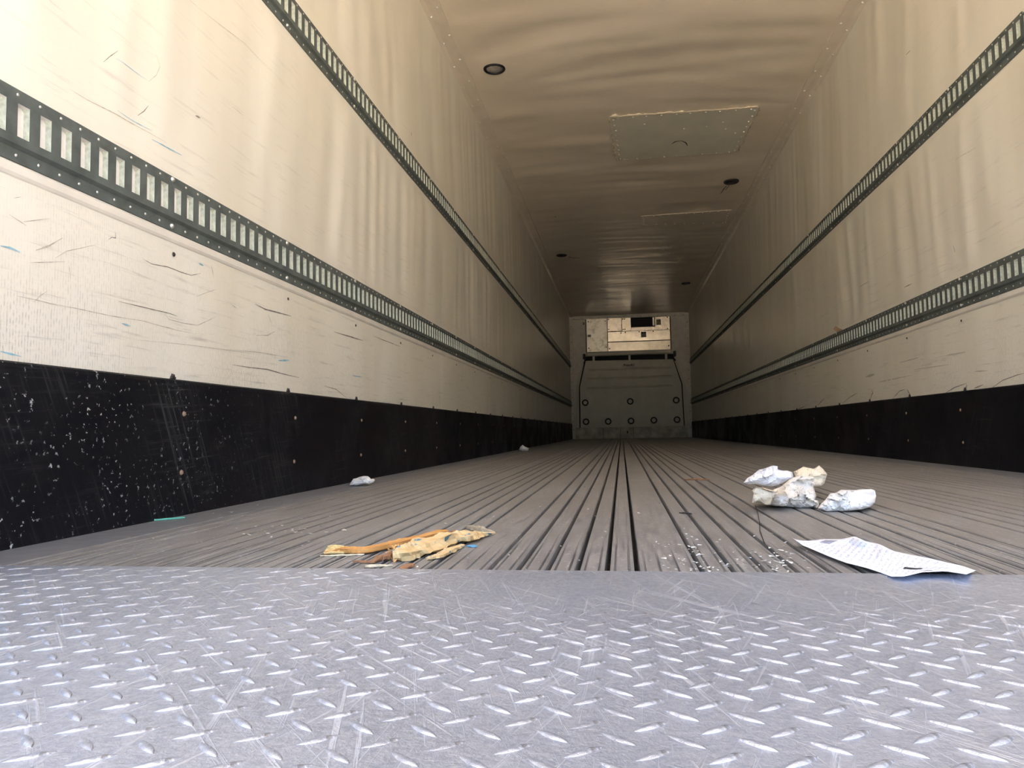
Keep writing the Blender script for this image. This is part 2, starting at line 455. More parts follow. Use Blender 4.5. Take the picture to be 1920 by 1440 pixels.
# ------------------------------------------------------------------ slotted cargo tracks
SP = .0508
TRK = [  # z from the track bottom, stand-off
    (0, .000), (.0006, .0035), (.0235, .0035), (.0285, .0130), (.0430, .0130), (.1025, .0130), (.1085, .0130), (.1130, .0045), (.1328, .0035), (TH, .000)]
SLOT_ROW = 4
def make_track(side, zb, ys, label):
    sg = 1 if side == 0 else -1
    root = empty('cargo_track', (0 if side == 0 else W, Y0, zb), label, 'cargo track', 'slotted cargo tracks on the side walls')
    ox, oy, oz = root.location
    y = ys
    while y - SP > Y0+.02: y -= SP
    cs = []
    while y < L-.06: cs.append(y); y += SP
    cols = [Y0+.005]
    for c in cs: cols += [c-.0132, c+.0132]
    cols.append(L-.012)
    b = MB(); nr = len(TRK)
    for c in cols:
        for z, d in TRK: b.v.append((sg*d, c-oy, z))
    for i in range(len(cols)-1):
        hole = (i % 2 == 1)
        for j in range(nr-1):
            if hole and j == SLOT_ROW: continue
            q = (i*nr+j, (i+1)*nr+j, (i+1)*nr+j+1, i*nr+j+1)
            b.f.append(tuple(reversed(q)) if side == 0 else q)
    b.build('rail', M['rail'], root)
    # cup behind a slot: four cheeks (galvanised) and a back
    z0, z1 = TRK[SLOT_ROW][0], TRK[SLOT_ROW+1][0]; hw = .0132; d0, d1 = .0128, .0012; r = .006
    def cup(y, vv, ff, mi, d1=d1):
        n = len(vv)
        outl = [(-hw, z0), (hw, z0), (hw, z1), (-hw, z1)]
        inn = [(-hw, z0+.001), (hw-.001, z0+.001), (hw-.001, z1-r), (hw-r, z1-.001), (-hw, z1-.001)]
        for (a, z) in outl: vv.append((sg*d0, y+a, z))
        for (a, z) in inn: vv.append((sg*d1, y+a, z))
        F_ = [((0,1,5,4), 0), ((1,2,6,5), 0), ((2,7,6), 0), ((2,3,8,7), 1), ((3,0,4,8), 1), ((4,5,6,7,8), 1)]
        for q, m_ in F_:
            q = tuple(n+i for i in q); ff.append(q); mi.append(m_)
    pc = None; vv, ff, mi = [], [], []
    near = [c for c in cs if c < (6.0 if side == 0 else 7.2)]
    for c in cs:
        vis = c < (5.2 if side == 0 else 6.6) and c > (1.0 if side == 0 else 2.5)
        if vis:
            if pc is None:
                a, f_, k_ = [], [], []; cup(0, a, f_, k_)
                pc = mesh('slot_cup', a, f_, None, root, mats=[M['galv'], M['slotback']], mi=k_); pc.location = (0, c-oy, 0)
            else: inst(pc, 'slot_cup', (0, c-oy, 0), root)
        else: cup(c-oy, vv, ff, mi, .0105)
    tag(mesh('slot_cups', vv, ff, None, root, mats=[M['galv'], M['slotback']], mi=mi), kind='stuff')
    rv = MB()
    for c in cs:
        rv.dome((sg*.0034, c-oy-.004, .0125), (sg, 0, 0), .0036, .0022, 6, 2)
        rv.dome((sg*.0038, c-oy-.004, .1225), (sg, 0, 0), .0036, .0022, 6, 2)
    tag(rv.build('rivets', M['zinc'], root, True), kind='stuff')
    pb = None; k = 0
    while True:
        y = STUD[side] + .606*k - .012; k += 1
        if y > L-.1: break
        if y < Y0+.1: continue
        for zz in (.0125, .1250):
            if pb is None:
                t = MB(); t.dome((0, 0, 0), (sg, 0, 0), .0072, .0055, 8, 2); pb = t.build('bolt', M['zinc'], root, True); pb.location = (sg*.0035, y-oy, zz)
            else: inst(pb, 'bolt', (sg*.0035, y-oy, zz), root)
    return root
make_track(0, ZL, 1.127, 'dark slotted steel track at waist height on the left wall, nearest the camera')
make_track(0, ZU, 1.140, 'dark slotted steel track high on the left wall')
make_track(1, ZL, 2.881, 'dark slotted steel track at waist height on the right wall, beside the papers')
make_track(1, ZU, 2.870, 'dark slotted steel track high on the right wall')

# ------------------------------------------------------------------ ceiling trims, lamps, patches
for side, nm in ((0, 'left'), (1, 'right')):
    sg = 1 if side == 0 else -1; b = MB()
    prof = [(0, H-.030), (.004, H-.028), (.020, H-.016), (.034, H-.013), (.060, H-.013), (.094, H-.011), (.095, H)]
    b.grid(lambda y, i: side_pt(side, prof[i][0], y, prof[i][1]), [Y0, 4, 8, 12, L-.02], range(len(prof)))
    if side == 0: b.f = [tuple(reversed(q)) for q in b.f]
    tr = tag(b.build('trim_%d' % (1+side), M['ctrim']), 'riveted cream cove trim where ceiling meets the %s wall' % nm, kind='structure')
    rv = MB(); y = Y0 + .12
    while y < L-.1:
        rv.dome(side_pt(side, .073, y, H-.012), (0, 0, -1), .0085, .006, 6, 2)
        rv.dome(side_pt(side, .018, y+.077, H-.018), (sg*.7, 0, -.7), .0085, .006, 6, 2); y += .297
    tag(rv.build('rivets', M['rivet'], tr, True), kind='stuff')
def lens_mat(col, nm): return plain(nm, col, .25, 0, .25, 60)
M['lens'] = lens_mat((.34,.31,.27), 'grey_lamp_lens'); M['lensd'] = lens_mat((.02,.021,.026), 'dark_lamp_lens')
def dome_light(x, y, mat, label):
    r = empty('ceiling_lamp', (x, y, H), label, 'ceiling lamp', 'round lamps in the trailer ceiling')
    b = MB(); prof = [(.074, .002), (.074, -.008), (.069, -.013), (.060, -.0135), (.055, -.009), (.054, .002)]
    n = 28
    b.grid(lambda i, j: (prof[j][0]*math.cos(2*math.pi*i/n), prof[j][0]*math.sin(2*math.pi*i/n), prof[j][1]), range(n), range(len(prof)), close_u=True)
    b.build('bezel', M['rubber'], r, True)
    b = MB(); b.dome((0, 0, -.006), (0, 0, -1), .0555, .006, 24, 4); b.build('lens', M[mat], r, True)
dome_light(.270, 4.705, 'lens', 'round lamp with black rim and grey lens, nearest on the ceiling')
dome_light(2.191, 7.368, 'lensd', 'dark round ceiling lamp with brown drips, beside the riveted patch')
dome_light(.289, 10.036, 'lensd', 'dark round ceiling lamp on the left, far in')
dome_light(2.184, 12.488, 'lensd', 'dark round ceiling lamp farthest in, near the front bulkhead')

M['patch'] = plain('grey_green_patch_sheet', (.74,.71,.58), .38, 0, .07, 4)
M['seal'] = plain('smeared_cream_sealant', (.78,.69,.52), .5, 0, .12, 60, .4)
def patch(cs, label, mat, bead, nriv, marks=True):
    c0 = sum((Vector(c) for c in cs), Vector())/4
    r = empty('ceiling_patch', c0, label, 'patch', 'riveted patches on the ceiling'); zc = -.0095
    cl = [Vector(c)-c0 for c in cs]
    b = MB(); q = [(c.x, c.y, zc) for c in cl]; b.poly_prism(q, (0, 0, .006)); b.build('sheet', M[mat], r)
    rv = MB(); pts = []; rad = []; k = 0
    for i in range(4):
        a, c = cl[i], cl[(i+1) % 4]; n = int((c-a).length/.02)
        for j in range(n):
            p = a.lerp(c, j/n); w = noise.noise((p.x*14, p.y*14, k)); pts.append((p.x+.006*w, p.y+.008*noise.noise((p.x*9, p.y*9, 5)), zc+.003)); rad.append(bead[i]*(.25+1.5*abs(noise.noise((p.x*22, p.y*22, k+1)))+.5*abs(w)))
        nn = nriv[i]; inn = (-(a+c)/2).normalized()
        for j in range(nn):
            p = a.lerp(c, (j+.5)/nn) + inn*.022; rv.dome((p.x+R_.uniform(-.006,.006), p.y, zc), (0, 0, -1), .0085, .006, 6, 2)
    b = MB(); b.tube(pts, rad, 6, .22, closed=True); b.build('sealant_bead', M['seal'], r, True)
    if marks:
        for (x, y) in ((-.3,-.3),(.02,-.15),(.2,-.16),(.32,-.22),(.36,-.08),(.45,.02)): rv.dome((x, y, zc), (0, 0, -1), .0085, .006, 6, 2)
    tag(rv.build('rivets', M['rivet'], r, True), kind='stuff')
    return r
p1 = patch([(1.03,5.615,H),(2.15,5.65,H),(2.115,6.56,H),(1.085,6.56,H)], 'large pale riveted sheet patch with smeared sealant edges on the ceiling', 'patch', (.030,.018,.020,.026), (10,9,9,9))
b = MB(); b.tube([(-.06,.16,-.0095),(-.03,.11,-.0095),(.02,.10,-.0095),(.06,.15,-.0095),(.08,.22,-.0095)], [.002,.008,.004,.007,.003], 5, .3); b.build('scrape', M['dark'], p1)
patch([(1.335,8.36,H),(2.33,8.33,H),(2.36,8.86,H),(1.352,8.73,H)], 'fainter riveted ceiling patch deeper in, behind the large pale one', 'ceil', (.004,.002,.002,.002), (11,6,9,4), False)
M['drip'] = plain('brown_drip_stain', (.10,.07,.045), .6, 0, .4, 50)
for (a, w) in ((((2.165,7.43),(2.150,7.55),(2.135,7.72)), .006), (((2.185,7.44),(2.178,7.52),(2.168,7.62)), .004), (((.38,10.15),(.45,10.2),(.53,10.22)), .012), (((.362,8.17),(.375,8.175)), .012)):
    b = MB()
    for i in range(len(a)-1):
        (x0, y0), (x1, y1) = a[i], a[i+1]; t = Vector((x1-x0, y1-y0, 0)).normalized(); n_ = Vector((-t.y, t.x, 0))*w
        zz = lambda x, y: H - cwave(x, y) - .003
        b.quad((x0-n_.x, y0-n_.y, zz(x0, y0)), (x1-n_.x*.6, y1-n_.y*.6, zz(x1, y1)), (x1+n_.x*.6, y1+n_.y*.6, zz(x1, y1)), (x0+n_.x, y0+n_.y, zz(x0, y0)))
    b.build('drip_stain', M['drip'], CEIL)

# ------------------------------------------------------------------ front wall, refrigeration unit, air-return bulkhead
b = MB(); b.box((-.05, L, -.05), (W+.05, L+.18, H+.05))
WF = tag(b.build('wall_front', M['frame']), 'dull white front wall at the far end of the trailer', kind='structure')
def fpart(name, a, c, mat, parent, bev=.003): 
    b = MB(); b.bevel_box(a, c, bev); return b.build(name, mat, parent)
fpart('frame_post', (.0, L-.035, 0), (.062, L, H-.035), M['frame'], WF)
fpart('frame_post', (W-.062, L-.035, 0), (W, L, H-.035), M['frame'], WF)
fpart('frame_header', (.0, L-.05, H-.075), (W, L, H-.002), M['frame'], WF)
rv = MB()
for i in range(14):
    rv.dome((.03, L-.035, .2+i*.17), (0, -1, 0), .008, .004, 6, 2); rv.dome((W-.03, L-.035, .2+i*.17), (0, -1, 0), .008, .004, 6, 2); rv.dome((.1+i*.176, L-.05, H-.06), (0, -1, 0), .008, .004, 6, 2)
tag(rv.build('rivets', M['dark'], WF), kind='stuff')

def metal_panel(nm, c, rough, var, seed):
    t = NT(nm, c, rough, 1.0); co = t.co(loc=(seed, seed, 0)); n = t.noise(co, 4, 5); n2 = t.noise(co, 11, 5)
    t.color(t.mix(t.ramp(n2, .35, .7), tuple(q*(1-var) for q in c), c)); t.rough(t.ramp(n, .3, .7, rough*.75, rough*1.25)); t.bump(t.noise(co, 2.0, 2), .25, .03)
    return t.m
M['steel'] = metal_panel('stained_stainless', (.78,.68,.55), .28, .25, 0)
M['steel2'] = metal_panel('bright_stainless', (.80,.71,.56), .22, .2, 3)
def mottled():
    t = NT('mottled_galvanised_panel', (.6,.57,.47), .42, .8); co = t.co()
    a = t.ramp(t.noise(co, 9, 5, .7), .5, .66)
    t.color(t.mix(a, (.70,.66,.55), (.42,.39,.30))); return t.m
M['mottle'] = mottled()
U = empty('refrigeration_unit', (1.235, L, 1.72), 'bare stainless refrigeration unit panels high on the front wall', 'refrigeration unit')
ux, uy, uz = U.location
def up(name, x0, x1, z0, z1, d, mat, d0=0.0, bev=.003):
    return fpart(name, (x0-ux, -d, z0-uz), (x1-ux, -d0, z1-uz), mat, U, bev)
up('shade_backing', .362, 1.298, 1.840, 2.550, .040, M['black']); up('shade_backing', 1.298, 2.108, 1.840, 2.330, .040, M['black'])  # black backing added so the gaps between panels look shaded
up('side_panel', .362, .802, 1.838, 2.552, .070, M['mottle'])
pa = up('access_panel', .812, 1.106, 2.268, 2.548, .064, M['steel'])
# fan panel with a real opening
up('fan_panel', 1.114, 1.302, 2.262, 2.545, .060, M['steel2'])
up('fan_panel', 1.302, 1.806, 2.262, 2.334, .060, M['steel'])
up('fan_panel', 1.806, 2.105, 2.262, 2.540, .060, M['steel'])
vb = up('fan_opening', 1.302, 1.806, 2.334, 2.545, .012, M['black'], 0)
for i in range(5): up('grille_bar', 1.32, 1.74, 2.352+i*.036, 2.362+i*.036, .030, M['rubber'], .016, .002)
up('motor_bracket', 1.752, 1.792, 2.36, 2.53, .045, M['mottle'], .012)
up('middle_panel', .812, 2.105, 2.046, 2.256, .058, M['steel2'])
b = MB(); b.poly_prism([(.812-ux, -.050, 2.032-uz), (.812-ux, -.056, 1.842-uz), (.812-ux, -.0, 1.842-uz), (.812-ux, -.0, 2.032-uz)], (1.293, 0, 0)); b.build('lower_panel', M['steel2'], U)
up('ledge', .356, 2.125, 1.745, 1.838, .135, M['bulk'], 0, .02)
up('side_gap', 2.112, 2.128, 1.84, 2.56, .02, M['black'])
up('edge_strip', .342, .358, 1.84, 2.55, .03, M['rubber'])
sc = [(.405,2.49),(.765,2.49),(.405,1.92),(.775,1.93),(.835,2.52),(.835,2.31),(1.135,2.52),(1.175,2.52),(1.135,2.30),(1.175,2.30),(1.18,2.235),(1.47,2.235),(1.76,2.235),(2.06,2.52),(2.06,2.28),(.84,1.90),(2.07,1.92),(1.09,2.225)]
pb = None
for (x, z) in sc:
    if pb is None:
        t = MB(); t.dome((0, 0, 0), (0, -1, 0), .013, .010, 8, 2); pb = t.build('screw', M['dark'], U, True); pb.location = (x-ux, -.0705, z-uz)
    else: inst(pb, 'screw', (x-ux, -.0705 if z > 2.0 else -.085, z-uz), U)
M['stick'] = plain('grey_sticker', (.20,.19,.16), .5, 0, .1, 20); M['yell'] = plain('warning_yellow', (.55,.36,.05), .5, 0, .1, 20)
def sticker(x0, x1, z0, z1, d, tris):
    s_ = up('sticker', x0, x1, z0, z1, d+.002, M['stick'], d-.002, .0005)
    for (cx, cz, r, mm) in tris:
        b = MB(); q = [(cx-ux+r*math.cos(a), -d-.0022, cz-uz+r*math.sin(a)) for a in (math.pi/2, math.pi*7/6, math.pi*11/6)]
        b.poly_prism(q, (0, -.001, 0)); b.build('warning_triangle', M[mm], s_)
        b = MB(); b.box((cx-ux-.005, -d-.0042, cz-uz-.012), (cx-ux+.005, -d-.0032, cz-uz+.018)); b.build('exclamation_bar', M['black'], s_)
sticker(1.828, 1.925, 2.365, 2.485, .0605, [(1.877, 2.42, .042, 'yell')])
sticker(1.505, 1.615, 2.115, 2.235, .0585, [(1.535, 2.205, .022, 'black'), (1.585, 2.205, .022, 'black')])
sticker(.385, .455, 2.165, 2.212, .0705, [])
sticker(.285, .325, 2.44, 2.49, .0015, [])

B = empty('air_return_bulkhead', (1.25, L-.1, 0), 'grey plastic air return bulkhead with round bosses and three ribs', 'bulkhead')
bx, by, bz = B.location
D = -.02                                      # face plane in local y
face = [(.335,1.650),(2.145,1.630),(2.296,1.108),(2.318,.240),(.191,.238),(.200,1.104)]
b = MB(); b.poly_prism([(x-bx, D, z) for x, z in reversed(face)], (0, .11, 0)); b.build('face_panel', M['bulk'], B)
for s_ in (0, 1):                              # outer wings beyond a dark gap
    wing = [(.300,1.655),(.172,1.108),(.160,.238),(.075,.238),(.110,1.085),(.245,1.60)] if s_ == 0 else [(2.165,1.640),(2.326,1.112),(2.346,.236),(2.415,.236),(2.395,1.085),(2.235,1.58)]
    b = MB(); b.poly_prism([(x-bx, .03, z) for x, z in wing], (0, .06, 0)); b.build('side_wing', M['bulk'], B)
    gap = [(.335,1.65),(.200,1.104),(.191,.238),(.160,.238),(.172,1.108),(.300,1.655)] if s_ == 0 else [(2.145,1.63),(2.296,1.108),(2.318,.24),(2.346,.236),(2.326,1.112),(2.165,1.64)]
    b = MB(); b.poly_prism([(x-bx, .06, z) for x, z in gap], (0, .03, 0)); b.build('side_gap', M['black'], B)
b = MB(); b.box((.30-bx, .03, 1.640), (2.17-bx, .09, 1.745)); b.build('air_slot', M['black'], B)
for x in (.478, 1.228, 1.985): fpart('slot_post', (x-bx, -.015, 1.640), (x+.045-bx, .03, 1.745), M['bulk'], B, .004)
for i, (za, xa, xb) in enumerate(((1.455,.39,2.09),(1.262,.362,2.105),(1.072,.348,2.125))):
    b = MB(); n = 12
    pr = [(-.024, 0), (-.012, -.014), (.004, -.016), (.022, 0)]
    b.grid(lambda x, j: (x-bx, D + pr[j][1] - .0005, za + .012*(x-xa)/(xb-xa) + pr[j][0]), [xa, xa+.01, xb-.01, xb], range(4)); b.build('rib', M['bulk'], B)
def boss(x, z):
    o = MB(); n = 20; pr = [(.070, .0), (.066, -.008), (.048, -.008), (.041, .004)]
    o.grid(lambda i, j: (pr[j][0]*math.cos(2*math.pi*i/n), pr[j][1], pr[j][0]*math.sin(2*math.pi*i/n)), range(n), range(4), close_u=True)
    return o
br = boss(0, 0); pbr = None
hub = MB(); hub.dome((0, -.001, 0), (0, -1, 0), .040, .008, 14, 3)
for (x, z) in ((.302,.765),(1.240,.769),(2.182,.771),(.308,.363),(.772,.359),(1.245,.360),(1.715,.366),(2.186,.367)):
    if pbr is None:
        pbr = br.build('boss_ring', M['rubber'], B, True); ph_ = hub.build('boss_cap', M['bulk'], B, True); pbr.location = ph_.location = (x-bx, D-.0008, z)
    else: inst(pbr, 'boss_ring', (x-bx, D-.0008, z), B); inst(ph_, 'boss_cap', (x-bx, D-.0008, z), B)
for x, s_ in ((.275, 1), (2.155, -1)):
    fpart('strap_bracket', (x-bx, -.03, 1.69), (x+.055-bx, .04, 1.744), M['rubber'], B, .005); up('strap_bracket', x, x+.055, 1.748, 1.80, .12, M['rubber'], .06, .005)
    b = MB(); b.tube([(x+.03-bx, -.01, 1.70), (x+.02+.03*s_-bx, -.02, 1.66), (x+.03-.01*s_-bx, .0, 1.60)], .018, 6); b.build('strap', M['rubber'], B)
cu = bpy.data.curves.new('lettering', 'FONT'); cu.body = 'PrimAir'; cu.size = .075; cu.shear = .35; cu.extrude = .001; cu.align_x = 'CENTER'; cu.offset = .0016
to = bpy.data.objects.new('lettering_tmp', cu); COL.objects.link(to); bpy.context.view_layer.update()
me = bpy.data.meshes.new_from_object(to.evaluated_get(bpy.context.evaluated_depsgraph_get())); bpy.data.objects.remove(to)
me.materials.clear(); me.materials.append(M['black'])
lo = bpy.data.objects.new('lettering', me); COL.objects.link(lo); lo.parent = B; lo.location = (1.228-bx, D-.002, 1.508); lo.rotation_euler = (math.pi/2, math.radians(-1.0), 0)
K = fpart('kick_plate', (.085-bx, -.03, .0), (2.405-bx, .08, .236), plain('dirty_white_kick_plate', (.52,.49,.40), .5, 0, .35, 7), B, .004)
b = MB(); b.dome((1.165-bx, -.0305, .135), (0, -1, 0), .016, .002, 10, 1); b.box((1.158-bx, -.032, .095), (1.172-bx, -.0302, .13)); b.build('key_slot', M['black'], K)
for x in (.66, 1.02, 1.285): 
    b = MB(); b.box((x-bx, -.0315, .005), (x+.006-bx, -.0303, .225)); b.build('seam', M['dark'], K)

# ------------------------------------------------------------------ scuffs drawn on the walls by cargo
M['scuff'] = plain('rubber_scuff', (.24,.21,.18), .6, 0, .4, 80); M['scuffl'] = plain('faint_scuff', (.50,.46,.39), .5, 0, .3, 80); M['blue'] = plain('blue_paint_rub', (.28,.50,.58), .5, 0, .25, 60)
def ribbon(pts, w, mat, side):
    X = 0 if side == 0 else W; sg = 1 if side == 0 else -1
    q = [on_wall(x, y, X) for x, y in pts]
    fine = []
    for i in range(len(q)-1):
        for j in range(6): fine.append(q[i].lerp(q[i+1], j/6))
    fine.append(q[-1]); N = len(fine); b = MB()
    for i, p in enumerate(fine):
        t = fine[min(i+1, N-1)] - fine[max(i-1, 0)]; n_ = Vector((0, -t.z, t.y)); n_ = n_.normalized() if n_.length > 1e-9 else Vector((0, 0, 1))
        u = i/(N-1); hw = .8*w*(p-CAM).length/F*.5*(.25+.75*math.sin(math.pi*min(.97, max(.03, u))))*(.7+.8*abs(noise.noise((p.y*60, p.z*60, 2))))
        for k_ in (-1, 1):
            r = p + n_*hw*k_; b.v.append((X + sg*(wave(side, r.y, r.z) + .0007), r.y, r.z))
    for i in range(N-1): 
        f_ = (2*i, 2*i+2, 2*i+3, 2*i+1); b.f.append(f_ if side == 0 else tuple(reversed(f_)))
    b.build('scuff_mark', M[mat], (WALL_L, WALL_R)[side])
def tr(o, s_, pts): return [(o[0]+x*s_, o[1]+y*s_) for x, y in pts]
z5 = lambda *p: tr((200, 420), .25, p)
z8 = lambda *p: tr((0, 280), .3055, p)
z7 = lambda *p: tr((0, 0), .2708, p)
zr = lambda *p: tr((1280, 440), .3333, p)
for pts, w, mt in (
    (z5((270,265),(340,300),(450,320),(560,360),(640,385),(705,370)), 2.2, 'scuff'), (z5((80,580),(250,620),(430,660),(530,690)), 2.0, 'scuff'),
    (z5((430,665),(465,715),(560,740),(680,760),(760,725),(815,695)), 2.0, 'scuffl'), (z5((1105,600),(1180,640),(1260,660),(1375,692)), 3.6, 'scuff'),
    (z5((940,1055),(1060,1075),(1200,1090),(1320,1125),(1440,1152)), 2.8, 'scuff'), (z5((1700,808),(1820,845),(1920,875)), 3.0, 'scuff'),
    (z5((670,545),(760,510),(820,490)), 1.5, 'scuffl'), (z5((1630,1215),(1720,1240),(1800,1305)), 1.8, 'scuff'), (z5((1110,835),(1200,835),(1255,805)), 2.2, 'scuffl'),
    (z5((1200,670),(1230,750)), 1.6, 'scuffl'), (z5((785,315),(800,400)), 2.4, 'scuffl'), (z5((930,600),(975,635)), 1.8, 'scuffl'),
    (z5((0,690),(260,725),(520,795),(680,825)), 1.5, 'scuffl'), (z5((230,870),(600,905),(900,945),(1070,970)), 1.4, 'scuffl'), (z5((900,940),(1150,965),(1350,1000)), 1.3, 'scuffl'),
    (z5((690,295),(725,312)), 5, 'blue'), (z5((1280,1025),(1360,1023)), 4, 'blue'), (z5((1842,1138),(1912,1148)), 3, 'blue'), (z5((105,745),(170,765)), 4, 'blue'),
    (z8((215,620),(300,590),(375,545)), 3.4, 'scuffl'), (z8((330,670),(400,625),(500,605),(585,585)), 1.8, 'scuffl'), (z8((180,695),(390,690)), 2.0, 'scuffl'),
    (z8((55,400),(160,470)), 1.8, 'scuffl'), (z8((140,445),(300,425)), 2.0, 'scuffl'), (z8((200,940),(240,900),(285,870)), 1.8, 'scuffl'),
    (z8((100,900),(240,930),(370,965)), 2.0, 'scuffl'), (z8((230,930),(500,985),(660,1020),(820,1045)), 1.8, 'scuffl'), (z8((660,555),(680,540),(705,545),(705,510)), 2.0, 'scuff'),
    (z8((0,592),(60,605),(120,632)), 5, 'blue'), (z8((0,1240),(60,1255),(130,1272)), 4, 'blue'), (z8((415,710),(425,800)), 1.6, 'scuffl'), (z8((80,300),(130,292)), 1.6, 'scuffl'),
    (z7((715,430),(760,390),(812,352)), 1.6, 'scuff'), (z7((958,800),(1000,770),(1030,730)), 2.2, 'scuff'), (z7((1030,565),(1080,520),(1105,460),(1080,380)), 1.2, 'scuffl'),
    (z7((800,405),(900,470),(1020,555)), 1.8, 'blue'), (z7((805,765),(930,840),(1050,905)), 2.0, 'blue'), (z7((1050,965),(1150,1020),(1260,1075)), 3.5, 'blue'),
    (z7((1330,0),(1500,140),(1700,300),(1880,490)), 1.2, 'scuffl'), (z7((1360,800),(1392,815)), 4, 'scuff'), (z7((480,620),(600,690),(760,770),(1000,900),(1150,990)), 1.6, 'scuffl'), (z7((1620,740),(1690,800)), 1.6, 'scuffl'),
    ([(822,735),(826,765)], 3, 'scuffl'), ([(700,597),(748,604)], 3, 'scuff'), ([(700,630),(750,650)], 2, 'scuff'), ([(770,247),(771,256)], 3, 'scuff')): ribbon(pts, w, mt, 0)
for pts, w, mt in (
    (zr((1480,890),(1530,860),(1600,835)), 2.5, 'scuff'), (zr((1740,862),(1800,820),(1880,790),(1920,780)), 2.2, 'scuff'), (zr((1180,925),(1220,880),(1250,870)), 2, 'scuff'),
    (zr((900,950),(940,915),(985,890)), 1.8, 'scuff'), (zr((1050,935),(1070,890),(1062,870)), 3.2, 'scuff'), (zr((1280,900),(1262,870)), 4, 'scuff'), (zr((1590,880),(1600,845)), 4, 'scuff'), (zr((1640,865),(1690,845)), 3, 'scuff'),
    (zr((760,960),(800,920)), 2, 'scuff'), (zr((640,985),(690,965)), 2, 'scuff'), (zr((990,298),(1050,262)), 2, 'scuffl'), (zr((1248,297),(1282,277)), 2.4, 'scuff'),
    (zr((1640,770),(1720,765)), 2, 'scuffl'), (zr((1480,680),(1590,660)), 2.4, 'scuffl'), (zr((1030,800),(1080,785)), 5, 'scuffl'), (zr((1220,720),(1330,690)), 2, 'scuffl'), (zr((1520,60),(1530,100)), 4, 'scuffl'), (zr((1300,760),(1500,730)), 2, 'scuffl'), (zr((1100,830),(1290,790)), 2, 'scuffl'),
    ([(1700,103),(1708,94)], 1.6, 'scuff'), ([(1790,300),(1830,276)], 1.2, 'scuffl')): ribbon(pts, w, mt, 1)

# ------------------------------------------------------------------ litter
M['paper'] = plain('white_paper', (.92,.89,.85), .7, 0, .04, 30); M['cream'] = plain('cream_stained_paper', (.92,.80,.61), .75, 0, .06, 9); M['greyp'] = plain('cool_white_paper', (.86,.84,.84), .7, 0, .05, 20)
M['paperst'] = plain('tea_stained_paper', (.92,.865,.79), .75, 0, .05, 9)
def wad(name, outline, contact, depth, mat, label, seed, back=.6, lean=.0, amp=1.0, cat='paper', group=None, lift=0.0):
    """crumpled sheet: silhouette in pixels, stood at the floor point under `contact`, with real thickness and creases"""
    c = on_floor(*contact); Y = c.y
    pts = []
    N = 120; per = [0]
    M_ = len(outline)
    seg = [math.dist(outline[i], outline[(i+1) % M_]) for i in range(M_)]; tot = sum(seg)
    for k in range(N):
        t = k/N*tot; i = 0
        while t > seg[i]: t -= seg[i]; i += 1
        a, d = outline[i], outline[(i+1) % M_]; pts.append((a[0]+(d[0]-a[0])*t/seg[i], a[1]+(d[1]-a[1])*t/seg[i]))
    cx = sum(q[0] for q in pts)/N; cy = sum(q[1] for q in pts)/N
    ymax = max(q[1] for q in pts); ymin = min(q[1] for q in pts)
    b = MB(); RN = 24; root = c.copy()
    def P(px, py, rr, sgn):
        s_ = .035*F/(c-CAM).length
        u, v = px/s_, py/s_
        cr = 0
        for oc, am in ((.8, .85), (1.7, .26), (3.2, .05)):
            # flat facets that meet in sharp creases: upper envelope of one tilted plane per cell
            uu, vv_ = u*oc + seed*3.1, v*oc*1.25 + seed
            ds, ps = noise.voronoi((uu, vv_, 0.5 + sgn*4.0))
            best = -9
            for d_, c_ in zip(ds[:3], ps[:3]):
                gx = noise.noise((c_[0]*7.3+seed, c_[1]*5.1, 1.7)); gy = noise.noise((c_[1]*6.7, c_[0]*4.9+seed, 8.2)); of = noise.noise((c_[0]*3.3, c_[1]*8.8, seed+.5))
                best = max(best, gx*2.2*(uu-c_[0]) + gy*2.2*(vv_-c_[1]) + .5*of - .35*d_)
            cr += am*best
        fall = math.sqrt(max(0, 1-rr**2.2))
        dd = depth*(fall*(.55 if sgn < 0 else back) + amp*.75*cr*min(1, 3*fall))*(1 if sgn < 0 else -1)
        yy = Y + lean*(ymax-py)/(ymax-ymin+1e-6) - dd
        w = on_plane_y(px, py, yy)
        w.z = max(w.z, .001)
        return w - root
    for sgn in (-1, 1):
        n = len(b.v)
        for r in range(RN):
            rr = (r+.0)/(RN-1)
            for (x, y) in pts:
                jx = 0
                b.v.append(tuple(P(cx+(x-cx)*rr, cy+(y-cy)*rr, rr, sgn)))
        for r in range(RN-1):
            for k in range(N):
                k2 = (k+1) % N; q = (n+r*N+k, n+r*N+k2, n+(r+1)*N+k2, n+(r+1)*N+k)
                b.f.append(q if sgn < 0 else tuple(reversed(q)))
    o = b.build(name, M[mat], None, False); o.location = root
    tag(o, label, cat, group); return o
zp = lambda *p: tr((1390, 860), 260/1920, p)
GP = 'crumpled papers in the litter heap'
wad('crumpled_paper', zp((150,610),(160,520),(200,400),(300,400),(420,440),(560,380),(700,260),(870,230),(1010,260),(1000,400),(1040,520),(1010,580),(1060,580),(1080,640),(1070,690),(1000,692),(900,705),(700,680),(600,665),(460,655),(330,635),(250,600)), (1470,952), .085, 'paperst', 'big crumpled off-white paper towel in the middle of the litter heap', 1, .8, .05, 1.0, group=GP)
wad('crumpled_paper', zp((720,180),(770,160),(860,110),(900,120),(1005,140),(1075,92),(1130,140),(1190,215),(1150,340),(1110,380),(1010,390),(960,375),(880,330),(760,280)), (1520,935), .05, 'cream', 'cream stained paper piece with a pointed corner on top of the litter heap', 2, .6, .03, .8, group=GP)
